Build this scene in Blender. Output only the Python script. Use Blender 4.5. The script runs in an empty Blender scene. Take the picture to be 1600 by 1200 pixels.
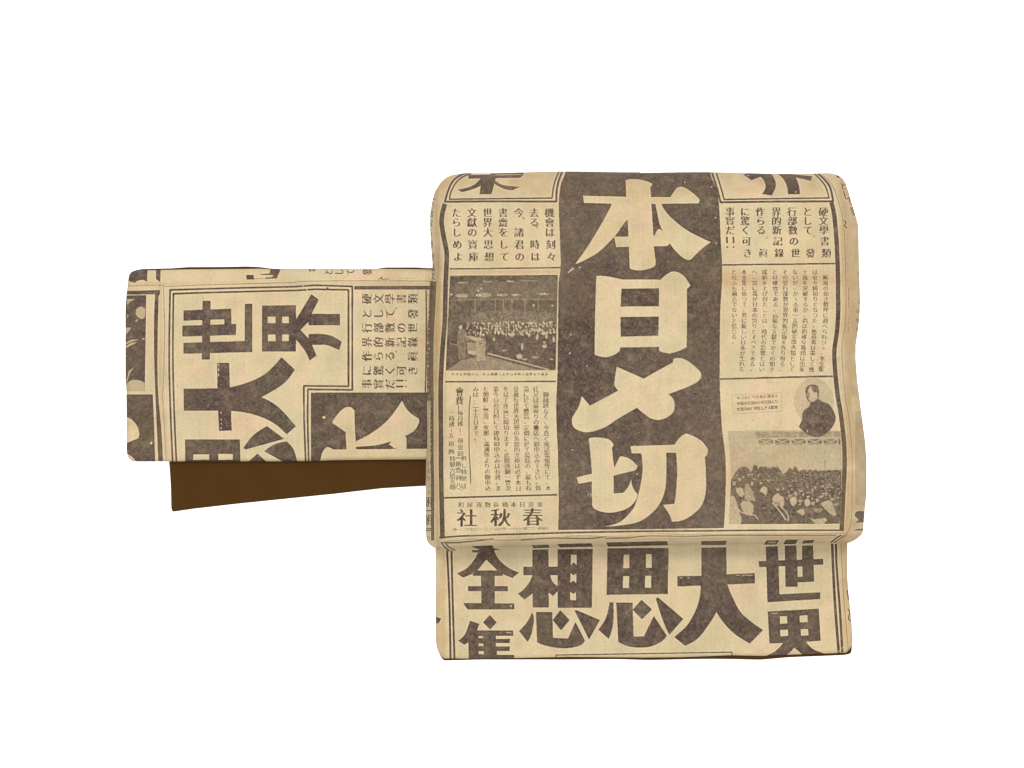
import bpy, math, random
import numpy as np
from mathutils import Vector

# ---------------------------------------------------------------- camera, light, exposure
sc = bpy.context.scene
S = 0.0005            # metres per unit of the tracing grid (the obi drum is about 0.34 m wide)
D = 6000.0            # camera height in the same units (3 m)
cam_d = bpy.data.cameras.new('camera'); cam = bpy.data.objects.new('camera', cam_d)
sc.collection.objects.link(cam); sc.camera = cam
cam.location = (0, 0, D*S)
cam_d.sensor_width = 36; cam_d.lens = 36*D/1600.0
cam_d.clip_start = 0.1; cam_d.clip_end = 100

w = bpy.data.worlds.new('World'); sc.world = w; w.use_nodes = True
w.node_tree.nodes['Background'].inputs[0].default_value = (1.0, 0.985, 0.96, 1)
w.node_tree.nodes['Background'].inputs[1].default_value = 1.85

def area(name, loc, size, power, col):
    l = bpy.data.lights.new(name, 'AREA'); l.shape = 'SQUARE'; l.size = size; l.energy = power; l.color = col
    o = bpy.data.objects.new(name, l); sc.collection.objects.link(o); o.location = loc
    o.rotation_euler = (Vector((0, 0, 0)) - Vector(loc)).to_track_quat('-Z', 'Y').to_euler()
area('softbox_key', (-0.35, 1.9, 3.35), 0.8, 120, (1.0, 0.985, 0.96))
area('softbox_fill', (0.4, -1.2, 3.5), 1.0, 80, (1.0, 0.985, 0.96))
sc.view_settings.view_transform = 'Standard'; sc.view_settings.look = 'None'
sc.view_settings.exposure = 0; sc.view_settings.gamma = 1

random.seed(7); rng = np.random.default_rng(7)
# ---------------------------------------------------------------- the flat print, rasterised into ink amounts
X0, Y0, X1, Y1, SS = 190, 260, 1362, 1040, 4
W, H = (X1-X0)*SS, (Y1-Y0)*SS
ink = np.zeros((H, W), np.float32)
ZM = {'A': (180, 400, 5.7143), 'B': (440, 400, 5.7143), 'C': (180, 600, 5.7143), 'D': (440, 600, 5.7143),
      'E': (660, 260, 6.6667), 'F': (880, 260, 6.1538), 'G': (1110, 260, 6.1538), 'H': (660, 410, 6.6667),
      'I': (880, 430, 6.1538), 'J': (1110, 410, 6.1538), 'K': (660, 570, 6.6667), 'L': (660, 700, 6.6667),
      'M': (880, 610, 5.0), 'N': (1110, 570, 6.1538), 'O': (660, 830, 5.5814), 'P': (1110, 700, 6.1538),
      'Q': (880, 830, 5.5814), 'R': (1110, 830, 5.5814), 'a': (670, 820, 4.706), 'b': (1010, 820, 4.4444),
      'c': (690, 425, 7.273), 'd': (1135, 665, 7.5), 'e': (190, 440, 6.667), 'f': (340, 405, 4.706),
      'g': (1225, 585, 10.43), 'h': (1300, 270, 3.636), '0': (0, 0, 1.0)}
def Z(z, x, y):
    a, b, s = ZM[z]; return (a + x/s, b + y/s)
def parse(z, txt):
    out = []
    for tk in txt.split():
        sm = tk[0] == '~'
        if sm: tk = tk[1:]
        zz = z
        if ':' in tk: zz, tk = tk.split(':')
        x, y = tk.split(',')
        out.append((*Z(zz, float(x), float(y)), sm))
    return out
def expand(pts, closed):
    if not any(p[2] for p in pts): return [(p[0], p[1]) for p in pts]
    n = len(pts); res = []
    def tan(i):
        if not pts[i][2]: return None
        if not closed and (i == 0 or i == n-1): return None
        a, b = pts[(i-1) % n], pts[(i+1) % n]
        return ((b[0]-a[0])/2, (b[1]-a[1])/2)
    for i in range(n if closed else n-1):
        p, q = pts[i], pts[(i+1) % n]
        d = (q[0]-p[0], q[1]-p[1]); t0, t1 = tan(i), tan((i+1) % n)
        L = math.hypot(*d)
        def lim(t):
            l = math.hypot(*t); m = L*1.1
            return (t[0]*m/l, t[1]*m/l) if l > m and l > 0 else t
        if t0 is None and t1 is None: res.append((p[0], p[1])); continue
        if t0 is None: t1 = lim(t1); t0 = (1.5*d[0]-t1[0]/2, 1.5*d[1]-t1[1]/2)
        elif t1 is None: t0 = lim(t0); t1 = (1.5*d[0]-t0[0]/2, 1.5*d[1]-t0[1]/2)
        else: t0, t1 = lim(t0), lim(t1)
        for k in range(7):
            u = k/7; h1 = 2*u**3-3*u*u+1; h2 = u**3-2*u*u+u; h3 = -2*u**3+3*u*u; h4 = u**3-u*u
            res.append((h1*p[0]+h2*t0[0]+h3*q[0]+h4*t1[0], h1*p[1]+h2*t0[1]+h3*q[1]+h4*t1[1]))
    if not closed: res.append((pts[-1][0], pts[-1][1]))
    return res
def fill(pts, v):
    a = np.array(pts); xs = (a[:, 0]-X0)*SS; ys = (a[:, 1]-Y0)*SS
    x2, y2 = np.roll(xs, -1), np.roll(ys, -1)
    r0 = max(0, int(ys.min())); r1 = min(H-1, int(ys.max())+1)
    for r in range(r0, r1+1):
        yc = r+0.5
        m = ((ys <= yc) & (y2 > yc)) | ((y2 <= yc) & (ys > yc))
        if not m.any(): continue
        cx = np.sort(xs[m] + (yc-ys[m])*(x2[m]-xs[m])/(y2[m]-ys[m]))
        for k in range(0, len(cx)-1, 2):
            i0 = max(0, int(math.ceil(cx[k]-0.5))); i1 = min(W, int(math.ceil(cx[k+1]-0.5)))
            if i1 > i0: ink[r, i0:i1] = v
def P(z, txt, v=1.0): fill(expand(parse(z, txt), True), v)
def lines(pts, wd, v):
    hw = wd/2
    for i in range(len(pts)-1):
        (x, y), (u, t) = pts[i], pts[i+1]; L = math.hypot(u-x, t-y)
        if L < 1e-6: continue
        dx, dy = (u-x)/L, (t-y)/L; e = min(hw, 1.0)*0.6; nx, ny = -dy*hw, dx*hw
        fill([(x-dx*e+nx, y-dy*e+ny), (u+dx*e+nx, t+dy*e+ny), (u+dx*e-nx, t+dy*e-ny), (x-dx*e-nx, y-dy*e-ny)], v)
def Ln(z, txt, wd, v=1.0): lines(expand(parse(z, txt), False), wd+(.35 if wd > 1.3 and v > .6 else 0), v)
def ell(x, y, rx, ry, v, a=0.0):
    ca, sa = math.cos(a), math.sin(a)
    fill([(x+rx*math.cos(t)*ca-ry*math.sin(t)*sa, y+rx*math.cos(t)*sa+ry*math.sin(t)*ca)
          for t in [k*math.tau/14 for k in range(14)]], v)

# glyph outlines from the built-in font
gc = bpy.data.curves.new('lettering', 'FONT'); go = bpy.data.objects.new('lettering', gc)
sc.collection.objects.link(go); gc.resolution_u = 3
GL = {}
def glyph(ch):
    if ch in GL: return GL[ch]
    gc.body = ch; bpy.context.view_layer.update()
    ev = go.evaluated_get(bpy.context.evaluated_depsgraph_get()); m = ev.to_mesh()
    m.calc_loop_triangles()
    v = np.array([(q.co.x, q.co.y) for q in m.vertices], np.float32).reshape(-1, 2)
    t = np.array([tuple(q.vertices) for q in m.loop_triangles], np.int32).reshape(-1, 3)
    ev.to_mesh_clear(); GL[ch] = (v, t); return GL[ch]
def text(ch, x, y, sx, sy=None, rot=0, fat=0, v=0.95, lean=0.0, mx='max'):
    """one character centred on x, y, sx wide and sy high; rot 90 = top of the character to the left"""
    if ch in ' \u3000': return
    sy = sy or sx
    vv, tt = glyph(ch)
    if len(tt) == 0: return
    gx = (vv[:, 0]-0.5)*sx*1.06; gy = -(vv[:, 1]-0.38)*sy*1.06
    gx = gx + lean*gy
    if rot == 90: gx, gy = gy, -gx
    if rot == -90: gx, gy = -gy, gx
    px = (gx+x-X0)*SS; py = (gy+y-Y0)*SS
    a0, a1 = int(px.min())-8, int(px.max())+9; b0, b1 = int(py.min())-8, int(py.max())+9
    a0c, b0c, a1c, b1c = max(a0, 0), max(b0, 0), min(a1, W), min(b1, H)
    if a1c <= a0c or b1c <= b0c: return
    xx, yy = np.meshgrid(np.arange(a0c, a1c)+0.5, np.arange(b0c, b1c)+0.5)
    xx = xx[None]; yy = yy[None]
    T = tt; ax, ay = px[T[:, 0]], py[T[:, 0]]; bx, by = px[T[:, 1]], py[T[:, 1]]; cx, cy = px[T[:, 2]], py[T[:, 2]]
    def e(ax, ay, bx, by): return (bx-ax)[:, None, None]*(yy-ay[:, None, None])-(by-ay)[:, None, None]*(xx-ax[:, None, None])
    e1, e2, e3 = e(ax, ay, bx, by), e(bx, by, cx, cy), e(cx, cy, ax, ay)
    m = (((e1 >= 0) & (e2 >= 0) & (e3 >= 0)) | ((e1 <= 0) & (e2 <= 0) & (e3 <= 0))).any(0)
    ax_ = 1 if rot else 0; thin = m
    for k in range({0: 0, 1: 1, 2: 1}.get(fat, 2 if fat < 5 else 3)):   # cross strokes thinned ...
        m = m & np.roll(m, 1, ax_)
    for k in range({0: 0, 1: 2}.get(fat, fat+2)):                         # ... and uprights thickened, as in old type
        m = m | np.roll(m, 1, 1-ax_)
    reg = ink[b0c:b1c, a0c:a1c]
    if fat: reg[thin] = np.maximum(reg[thin], v*.62)
    if mx == 'max': reg[m] = np.maximum(reg[m], v)
    else: reg[m] = v
def column(z, chars, x0, y0, x1, y1, size, fat=0, v=0.9, n=None):
    """characters spread evenly down a slightly leaning column"""
    n = n or len(chars)
    for i, ch in enumerate(chars):
        u = i/(n-1); x, y = Z(z, x0+(x1-x0)*u, y0+(y1-y0)*u)
        if ch in '\u3001\u3002': x += size*0.12; y -= size*0.1
        text(ch, x, y, size, size*0.98, fat=fat, v=v, lean=-(x1-x0)/max(1, (y1-y0)))
    # (lean follows the column)

# --- drum: black centre column and its four brush characters
P('0', '882,260 ~883,271 ~876,290 ~873,320 ~874.5,365 ~876,417 ~873,440 ~872,500 ~871,579 ~869,645 ~871.5,705 ~873,790 872,828 '
       '1000,827 1131,825 ~1134,765 ~1133.6,716 ~1128,667 ~1125.4,619 ~1124.6,589 ~1125.4,491 ~1128.6,430 ~1127,390 ~1123.8,325 ~1120.5,300 ~1111,275 1108,260')
P('F', '600,135 ~640,122 ~720,125 ~810,145 860,170 845,190 838,200 ~850,400 ~865,640 ~872,780 ~888,940 ~850,975 ~740,1000 ~660,990 640,975 ~632,760 ~620,500 ~608,300', 0)
P('F', '190,282 605,292 850,296 1030,296 1085,215 ~1110,198 ~1160,200 ~1240,250 1305,310 1312,330 1300,355 850,360 470,358 200,350', 0)
P('F', '495,300 470,355 ~430,440 ~340,600 ~230,780 115,940 ~200,905 ~330,830 ~440,730 ~520,640 ~590,540 625,508 625,300', 0)
P('F', '490,675 620,675 880,665 ~900,620 ~925,603 960,625 ~930,560 ~905,450 885,350 940,355 ~990,440 ~1080,530 ~1200,620 1420,730 ~1360,770 ~1290,830 1240,885 ~1200,900 ~1140,870 ~1070,800 1025,740 1000,765 510,775', 0)
P('I', '318,9 ~350,4 ~450,16 570,42 935,44 ~1000,-11 ~1050,-34 ~1110,-26 ~1170,19 1222,100 1190,132 1188,690 ~1120,725 ~1030,750 ~960,742 922,725 920,688 548,695 545,725 ~500,760 ~420,788 ~350,780 302,762 ~305,500 ~312,200', 0)
P('I', '558,130 922,125 920,298 552,303'); P('I', '550,402 920,397 915,582 553,592')
P('0', '963.7,573 1005.9,591.7 ~1030,578 1051.4,566.5 1052.3,560.8 ~1060.4,559.2 ~1073.4,563.3 ~1088,574.6 ~1095.3,583.6 ~1093.7,592.5 ~1083,600.6 1044,616 ~1052,624 ~1054,636 ~1050,646 ~1038,654 ~1026,656 ~1014,652 995,637 ~966,654 ~946,667 ~926,674 ~912,675 ~898,669 ~893.6,660 ~895,651 ~904,636 909,619 922,634 966,610.4 ~960.4,602.3 ~960.4,594', 0)
P('M', '200,375 ~240,368 ~300,370 ~360,385 395,425 382,445 ~388,530 400,605 440,520 ~460,515 ~520,535 580,590 575,610 560,625 395,665 395,805 470,800 ~510,750 530,695 ~545,760 580,810 ~570,850 ~530,900 ~470,935 ~370,955 ~290,945 ~240,920 225,890 ~225,800 225,710 120,730 105,680 225,650 ~215,520', 0)
P('M', '525,435 870,425 ~910,370 ~955,340 ~1000,350 ~1080,395 1130,460 ~1125,500 1105,520 ~1115,650 ~1112,800 ~1080,900 ~1010,970 ~930,1015 850,1025 ~830,970 780,895 870,885 ~885,760 ~890,620 882,487 805,487 ~805,640 ~795,780 ~750,890 ~680,970 ~580,1030 ~440,1055 320,1065 ~430,1035 ~500,980 ~560,900 ~600,760 ~620,620 610,490 535,492', 0)
P('F', '40,1020 90,970 105,985 55,1025', 0.2); P('F', '140,975 175,960 165,978', 0.3)
P('H', '1515,100 1560,60 1580,55 1530,108', 0.25)
Ln('M', '192,825 ~200,805 ~218,812 ~210,830', 0.8, 0.3)

# --- drum: top boxes
Ln('E', '470,66 ~400,90 ~320,150 ~270,250 235,368 700,364 1395,366 ~1400,250 ~1420,150 1458,50', 2.9)
Ln('E', '510,75 ~420,110 ~350,170 ~300,260 283,342 1350,330 ~1365,220 ~1390,130 1425,50', 2.1)
P('E', '480,90 1060,80 1020,118 480,128'); P('E', '610,120 ~540,190 ~450,225 365,240 410,268 ~520,240 ~600,205 650,185 660,110')
P('E', '620,100 770,100 720,290 595,290'); P('E', '735,110 760,150 ~830,190 ~930,205 1020,210 935,250 ~850,235 ~780,200 735,170')
P('E', '740,58 1045,56 1060,85 700,88'); P('E', '965,212 995,208 960,218', 0.2); P('E', '770,155 800,150 785,170', 0.3)
P('E', '680,95 760,95 770,82 1045,80 1040,86 780,93', 0.15)
Ln('G', '15,60 ~60,200 98,345 640,338 1180,336 ~1150,200 ~1100,130 1035,68', 2.9)
Ln('G', '58,66 ~100,200 132,318 1140,303 ~1110,200 ~1060,130 1005,75', 2.1)
P('G', '318,80 ~380,60 500,45 550,55 ~600,90 ~630,180 590,280 495,265 ~530,200 ~510,130 480,100 395,133')
P('G', '640,60 980,95 965,140 820,105 ~850,180 862,268 745,268 ~735,190 ~700,120 650,75')
P('G', '345,85 385,82 355,98', 0.2); ell(*Z('G', 822, 245), 1.2, 1.2, 0.2)
# rules down both sides
Ln('0', '695.2,319 ~691,335 ~690,350 ~693.7,372 ~698,395 ~697.5,417 ~696.5,440 ~696,455 ~695,500 ~691.5,545 ~689,590 ~688.5,630 ~689,690 ~689,730 ~689.6,760 ~690.5,800 691.5,841', 7.0)
Ln('E', '168,700 ~175,850 ~165,1050 ~160,1200', 0.8, 0.45)
Ln('G', '1163,350 ~1188,450 ~1212,700 ~1225,1000 ~J:1228,300 ~J:1228,500 ~J:1215,680 ~J:1192,850 ~J:1200,1050 ~N:1225,300 ~N:1255,480 ~N:1285,750 ~N:1290,1000 ~P:1280,400 P:1262,790', 6.6)
Ln('G', '1080,85 ~1170,180 ~1230,330 ~1270,500 ~1290,700 ~1300,1000 ~J:1305,400 ~J:1290,650 ~J:1265,780 ~J:1270,1000 ~N:1300,320 ~N:1330,500 ~N:1360,800 ~P:1362,300 ~P:1355,700 P:1305,835', 1.0, 0.6)
# --- left text block
def cells(z, cols, rows, sz, fat):
    for x, drift, chars in cols:
        for i, ch in enumerate(chars):
            if ch == ' ': continue
            u = (rows[i]-rows[0])/(rows[-1]-rows[0])
            text(ch, *Z(z, x+drift*u*u, rows[i]), sz, fat=fat+1, v=1, lean=-0.03 if z == 'G' else 0)
cells('E', [(1320, 22, '機會は刻々'), (1162, 12, '去る 時は'), (1000, 10, '今 諸君の'), (836, 14, '書齋をして'),
            (675, 16, '世界大思想'), (512, 18, '文獻の寶庫'), (350, 18, 'たらしめよ')], [482, 582, 686, 812, 940], 14.8, 2)
text('。', *Z('E', 1225, 610), 13, v=.9); text('、', *Z('E', 1080, 510), 14, fat=1, v=.9)
Ln('E', '285,1068 860,1062 1435,1054', 2.0)
cells('G', [(1083, 28, '硬文學書類'), (930, 28, 'として 發'), (783, 32, '行部數の世'), (630, 28, '界的新記錄'),
            (478, 28, '作らる 眞'), (330, 26, 'に驚く可き'), (185, 12, '事實だ ')], [435, 523, 612, 718, 833], 14.6, 2)
text('。', *Z('G', 1020, 650), 12, v=.9); text('。', *Z('G', 570, 660), 12, v=.9)
for dx in (-30, 32):
    Ln('G', f'{188+dx},680 {190+dx},735', 2.6); ell(*Z('G', 192+dx, 775), 1.4, 1.5, 1)
Ln('G', '108,947 600,942 1197,934', 2.1)
# --- right small text
jt = ['\u3000颱風の如き歡呼に迎へられつゝ、本全集', 'は愈々締切りとなつた。應募者は果して幾', '十萬を突破するか、尚ほ的確な豫想は出來',
      'ないが、かゝる第一義的硬文學書類として', 'その發行部數が世界的新記錄を作り得るこ', 'とは確實である。高級な文獻でかくの如き',
      '成績を上げ得たことは、時代の影響とはい', 'へ、實に我が日本の誇りとすべきである。', '本全集に依つて、眞に新しい日本が生れる', 'と云ふも過言でないと信じる。']
jx = [1105, 1003, 908, 812, 717, 620, 520, 422, 322, 225]; jb = [1063, 970, 877, 780, 685, 587, 492, 398, 297, 213]
for s, a, b in zip(jt, jx, jb):
    for i, ch in enumerate(s):
        u = i/18; xx = a + (b-a)*max(0, (u-0.35)/0.65)**1.2 + 6*math.sin(u*3.1)
        x, y = Z('J', xx, 92+(1028-92)*u)
        if ch in '、。': x += 1; y -= 1
        text(ch, x, y, 8.5, 8.3, fat=1, v=1, lean=0.06*max(0, u-.3))
Ln('J', '95,1122 600,1108 1175,1094', 2.4)
# --- left lower text
kt = ['\u3000御躊躇なく、今直ぐ電話電報等にて、本', '社又は最寄りの書店へ御申込み下さい。質', '量に於て最高、定價に於て最低の、最も有',
      '意義な世界大思想の系統的文庫は必ず本日', 'を以て永遠に締切ります。此際熱御一覽次', '第今日の日附にて即時御申込みは有效。ま',
      'た朝鮮、臺灣、支那、滿洲等よりの御申込', 'みは、二十五日まで。']
kx = [1285, 1180, 1080, 975, 868, 765, 658, 553]
for s, a in zip(kt, kx):
    for i, ch in enumerate(s):
        u = i/18; x, y = Z('K', a + 24*u*u, 252+(1285-252)*u)
        if ch in '、。': x += 1; y -= 1
        text(ch, x, y, 9.1, 8.7, fat=1, v=1)
Ln('K', '500,325 ~487,500 ~487,900 ~L:497,200 L:503,372', 1.4, .85)
text('會', *Z('K', 385, 278), 12.5, 14, fat=2, v=1); text('費', *Z('K', 383, 372), 12.5, 14, fat=2, v=1)
Ln('K', '376,420 376,470', 1.1)
for z, x, s, ys in (('K', 393, '每月拂', (500, 558, 614)), ('K', 395, '一冊壹圓', (732, 790, 858, 925)), ('K', 304, '一時拂', (497, 560, 620)),
                    ('K', 300, '五拾圓', (735, 822, 905)), ('L', 312, '特製六拾五圓', (112, 172, 236, 290, 342, 400)),
                    ('L', 430, '但し特製は', (112, 182, 248, 318, 390)), ('L', 374, '一冊壹圓八', (110, 165, 230, 310, 388))):
    for ch, y in zip(s, ys): text(ch, *Z(z, x, y), 8.8, 8.6, fat=1, v=0.95)
Ln('K', '393,655 393,712', 1.0); Ln('K', '304,660 304,705', 1.0); Ln('K', '345,968 445,962', 1.0, .8); Ln('L', '290,415 ~320,432 345,415', 1, .8); Ln('L', '360,418 ~400,430 455,418', 1, .8)
Ln('K', '240,178 1390,172', 2.0)
Ln('L', '230,519 800,503 1400,487', 2.4)
for ch, x in zip('町屋寄數區橋本日京東', (405, 495, 590, 680, 768, 860, 950, 1040, 1130, 1225)): text(ch, *Z('L', x, 592-x*0.004), 9.2, 8.8, fat=1, v=.95)
for ch, x, y in (('社', 460, 728), ('秋', 810, 722), ('春', 1145, 716)): text(ch, *Z('L', x, y), 31, 28.5, fat=5, v=1)
tl = '（番一二三四局二一二三十八四大手一一六八八番二三八番電話）'
for i, ch in enumerate(tl): text(ch, *Z('L', 305+(1330-305)*i/(len(tl)-1), 850-16*i/len(tl)), 6.4, 4.8, v=.95)
for i, ch in enumerate('眞軍走免點のる。於上開催て上會は軍隊さ出發も下講演'):
    text(ch, *Z('K', 322+(1290-322)*i/24, 97), 5.0, 4.4, fat=1, v=1)
# --- bottom rules of the drum and the turned strip
Ln('a', '78,94 230,83 ~500,73 ~780,66 ~1000,59 b:0,45 ~b:400,42 ~b:800,38 b:1368,38', 2.3)
Ln('a', '300,78 ~500,66 ~780,58 ~1000,50 ~b:0,36 b:300,33', 0.8, .35)
Ln('a', '90,132 ~200,130 ~330,120 ~470,104', 1.7, .85); Ln('a', '110,125 ~340,106 ~560,112 ~760,100', 1.0, .6)
Ln('a', '680,113 ~850,100 ~1000,98 ~1180,100 ~1300,88', 1.7, .8); Ln('a', '1000,84 ~1200,82 ~1400,93 ~1600,86', 1.1, .6)
Ln('a', '1300,100 ~1450,98 ~b:0,78 ~b:300,80 ~b:500,74 ~b:900,73 b:1318,72', 1.4, .7)
Ln('b', '0,58 ~400,70 ~600,66 ~1000,62 b:1385,58', .9, .5)
Ln('a', '93,133 ~120,165 152,192', 1.9); Ln('a', '125,138 ~150,165 192,188', 1.6); Ln('a', '128,138 240,134', 1.0, .6)
Ln('b', '1352,72 ~1320,92 1283,122', 2.2); Ln('b', '1328,78 1304,120', 0.01); Ln('b', '1375,74 ~1340,100 1306,122', 1.6); Ln('b', '1395,66 ~1365,100 1338,122', .9, .7)
P('a', '305,158 468,150 478,172 525,183 480,190 320,197 318,188 382,182 350,174')
P('a', '755,150 880,145 888,169 770,173'); P('a', '940,141 1195,135 1207,161 965,166'); P('a', '1305,130 1700,120 b:145,113 b:150,142 1318,161')
P('b', '380,113 560,110 548,140 380,140')
for t in ('835,108 922,107 903,137 815,138', '968,103 1055,102 1035,134 950,136', '1092,108 1170,105 1153,127 1078,131'): P('b', t)
P('a', '775,157 800,154 790,163', .2); P('b', '848,116 905,115 895,130 835,130', .55)
# --- tail characters
P('O', '435,178 480,172 500,153 622,153 ~650,220 ~700,280 ~770,330 845,360 785,408 700,375 700,390 440,390 440,370 355,405 300,368 ~390,320 ~450,250 485,185 435,185')
P('O', '558,248 650,340 480,342', 0); P('O', '510,385 630,385 632,630 515,630')
P('O', '397,478 745,478 745,525 397,525'); P('O', '360,625 803,630 803,683 395,683 362,640')
P('O', '588,730 648,795 590,858 528,795')
P('O', '415,780 498,808 ~485,840 475,865 790,865 795,912 640,912 640,940 765,938 762,975 640,975 640,1005 762,1005 762,1045 650,1045 650,1078 800,1078 805,1118 405,1118 400,970 365,990 312,955 ~370,900')
for t in ('490,915 528,915 528,932 488,932', '490,980 532,980 532,1002 490,1002', '490,1045 535,1045 535,1073 492,1073'): P('O', t, 0)
P('O', '115,745 165,760 145,800 115,808')
P('O', '960,160 1100,158 1102,665 962,665'); P('O', '880,310 1180,310 1180,385 880,385')
P('O', '965,370 ~930,450 ~880,510 832,545 890,597 965,540'); P('O', '1095,385 1115,385 ~1135,440 1182,480 1182,520 1140,565 1095,530')
P('O', '1178,158 1486,154 1478,668 1180,668')
for t in ('1295,205 1345,205 1345,295 1318,270 1295,300', '1290,365 1320,385 1342,370 1342,455 1318,430 1292,450', '1290,530 1318,548 1340,530 1340,603 1290,603'): P('O', t, 0)
P('O', '955,710 ~970,740 ~970,800 ~950,900 918,965 842,870 ~900,810 ~935,755')
P('O', '990,705 1132,705 1140,930 1270,935 1335,790 1418,955 ~1380,995 ~1290,1018 ~1200,1020 ~1080,1000 1000,970')
P('O', '1203,688 1285,775 1210,865 1135,775'); P('Q', '98,690 118,688 320,775 225,945')
P('Q', '385,148 920,146 912,548 378,555')
for t in ('527,205 578,205 577,322 525,322', '722,200 772,200 772,318 720,318', '522,392 575,392 573,495 520,495', '715,388 767,388 767,493 713,493'): P('Q', t, 0)
P('Q', '405,620 438,620 ~440,760 ~425,860 398,940 305,858 ~370,760')
P('Q', '463,622 605,622 615,920 705,915 790,738 905,912 ~860,960 ~780,1000 ~690,1015 ~570,1005 480,965')
P('Q', '683,598 775,682 688,770 605,685'); P('Q', '825,575 1048,765 925,905 ~870,780 808,590')
P('Q', '1205,145 1423,140 1425,375 1672,365 1672,455 1432,465 ~1470,560 ~1560,720 1745,862 1628,980 ~1500,900 ~1400,800 1337,705 ~1280,800 ~1180,930 1062,1000 968,922 ~1080,820 ~1150,700 ~1185,600 1200,475 995,482 995,392 1205,388')
P('R', '483,134 588,131 ~595,300 602,550 958,532 958,592 497,620'); P('R', '420,262 983,240 985,292 425,313')
P('R', '648,126 750,124 762,485 655,485'); P('R', '800,126 895,124 905,440 750,448 750,295 800,295'); P('R', '758,310 800,305 805,395 762,400', 0)
P('R', '500,700 945,675 962,955 835,965 ~900,1030 1040,1080 815,1085 730,1015 ~690,1060 640,1090 460,1095 ~560,1050 635,975 515,980')
for t in ('605,742 668,742 670,803 608,808', '778,737 845,733 848,792 780,795', '608,862 675,858 678,912 612,918', '788,855 852,852 855,908 790,912'): P('R', t, 0)
Ln('O', '215,172 ~235,600 245,1112', 2.9); Ln('O', '254,172 ~264,600 280,1112', 2.9)
Ln('R', '1062,112 ~1085,600 1120,1062', 4.0); Ln('R', '1095,112 ~1100,300 ~1130,700 1150,1055', 3.4); Ln('R', '1112,112 ~1122,300 ~1146,700 1166,1052', .8, .0)
Ln('R', '1138,112 ~1165,600 1205,1050', 1.0, .65); Ln('R', '1195,520 1205,595', 2.0, .9); Ln('R', '1200,680 ~1215,710 ~1205,760 1228,785', 1.6, .9)
Ln('0', '868.7,1027 868.7,1023.5 1143.7,1019 1143.7,1024', 1.5)
for x, y, l in ((1015, 408, 14), (1085, 408, 8)): Ln('Q', f'{x},{y} {x+2*l},{y-1}', .9, .1)
Ln('R', '222,384 255,384', 1, .1); Ln('R', '280,384 365,383', 1.2, .1); Ln('R', '535,718 580,716', 1.5, .25)
P('O', '730,880 775,880 775,890 730,890', .25); P('O', '755,648 785,643 775,665', .1)
Ln('R', '1115,1055 1155,1010', .9, .05)
# --- left edge fragments of the drum
Ln('0', '677,440 ~675,480 ~672.5,530 ~672,590 ~673,625', 10.0, .8)
Ln('0', '675,622 ~675,700 ~676,760 676,844', 4.6, .9)
for i in range(26):
    y = 440+i*7.4+random.uniform(-2, 2); ell(668.5+random.uniform(0, 2), y, random.uniform(.8, 2), random.uniform(.7, 2), random.choice((0, .3, .1)))
for i in range(12): ell(673+random.uniform(-1, 1), 628+i*7.3, 1.3, random.uniform(.6, 1.6), .15)
for ch, x, y in zip('よさ實家る費發事だ', (125, 108, 98, 92, 86, 96, 108, 118, 125), (315, 400, 495, 592, 690, 815, 945, 1060, 1140)): text(ch, *Z('E', x-8, y), 6.5, 13, fat=1, v=.9)
for ch, y in zip('計特則の込', (724, 736, 748, 758, 768)): text(ch, 671, y, 6, 10, v=.8)
for y in (784, 812): text('朝', 668, y, 13, 17, fat=2, v=.95); Ln('0', f'665,{y+14} 675,{y+14}', 1.4)
Ln('0', '665,829 673,829', 1.4); text('日', 669, 840, 7, 5, v=.8)
# --- right edge fragments
for ch, x, y, s in (('と', 1275, 190, 11), ('し', 1303, 275, 13), ('て', 1338, 335, 12), ('發', 1375, 430, 12)): text(ch, *Z('G', x, y), s*.8, s*1.15, fat=2, lean=.25, v=.95)
P('G', '1205,85 ~1235,92 1250,112 1220,108'); Ln('G', '1285,520 1305,535 1290,570 1310,590', 1.5, .9)
for y0, n in ((700, 7), (930, 6), (1080, 4)):
    for i in range(n): ell(*Z('G', 1315+i*1.5+6*math.sin(i), y0+i*20), .9, .7, .6)
for y0, n in ((250, 5), (350, 5), (540, 1), (585, 1), (630, 2)):
    for i in range(n): ell(*Z('J', 1328, y0+i*22), .9, 1, .7)
for i, ch in enumerate('發表とは確實新記錄本集が') :
    y = 428+i*14.5; text(ch, 1342.5+2*math.sin(i*.9)-(2 if y > 540 else 0), y, 7, 9, v=.75)
P('0', '1337,642 ~1336,700 1337,790 1356,790 1356,642', .2)
for i, ch in enumerate('文學全集'): text(ch, 1343.5+i*1.7, 618+i*13, 5, 8, v=.7)
P('P', '1385,650 ~1410,610 1490,610 1485,715 1390,720 1425,690'); P('P', '1360,795 1420,778 1480,775 1475,792')
Ln('P', '1448,545 1448,610', .8, .5)

# --- speckle of worn ink on every solid area of print, before the pictures go in
def wear(n, x0, y0, x1, y1, r=0.55):
    for _ in range(n):
        x, y = random.uniform(x0, x1), random.uniform(y0, y1)
        if ink[int((y-Y0)*SS), int((x-X0)*SS)] > .5: ell(x, y, random.uniform(.3, r), random.uniform(.3, r), random.uniform(.1, .5))
wear(900, 872, 272, 1130, 824); wear(170, 700, 860, 1320, 1020)
for x, y in ((892, 523), (917, 572), (1070, 285), (1112, 292), (1118, 340), (1119, 380), (894, 703), (995, 741), (890, 552)): ell(x, y, 1, 1.1, .05)

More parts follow.
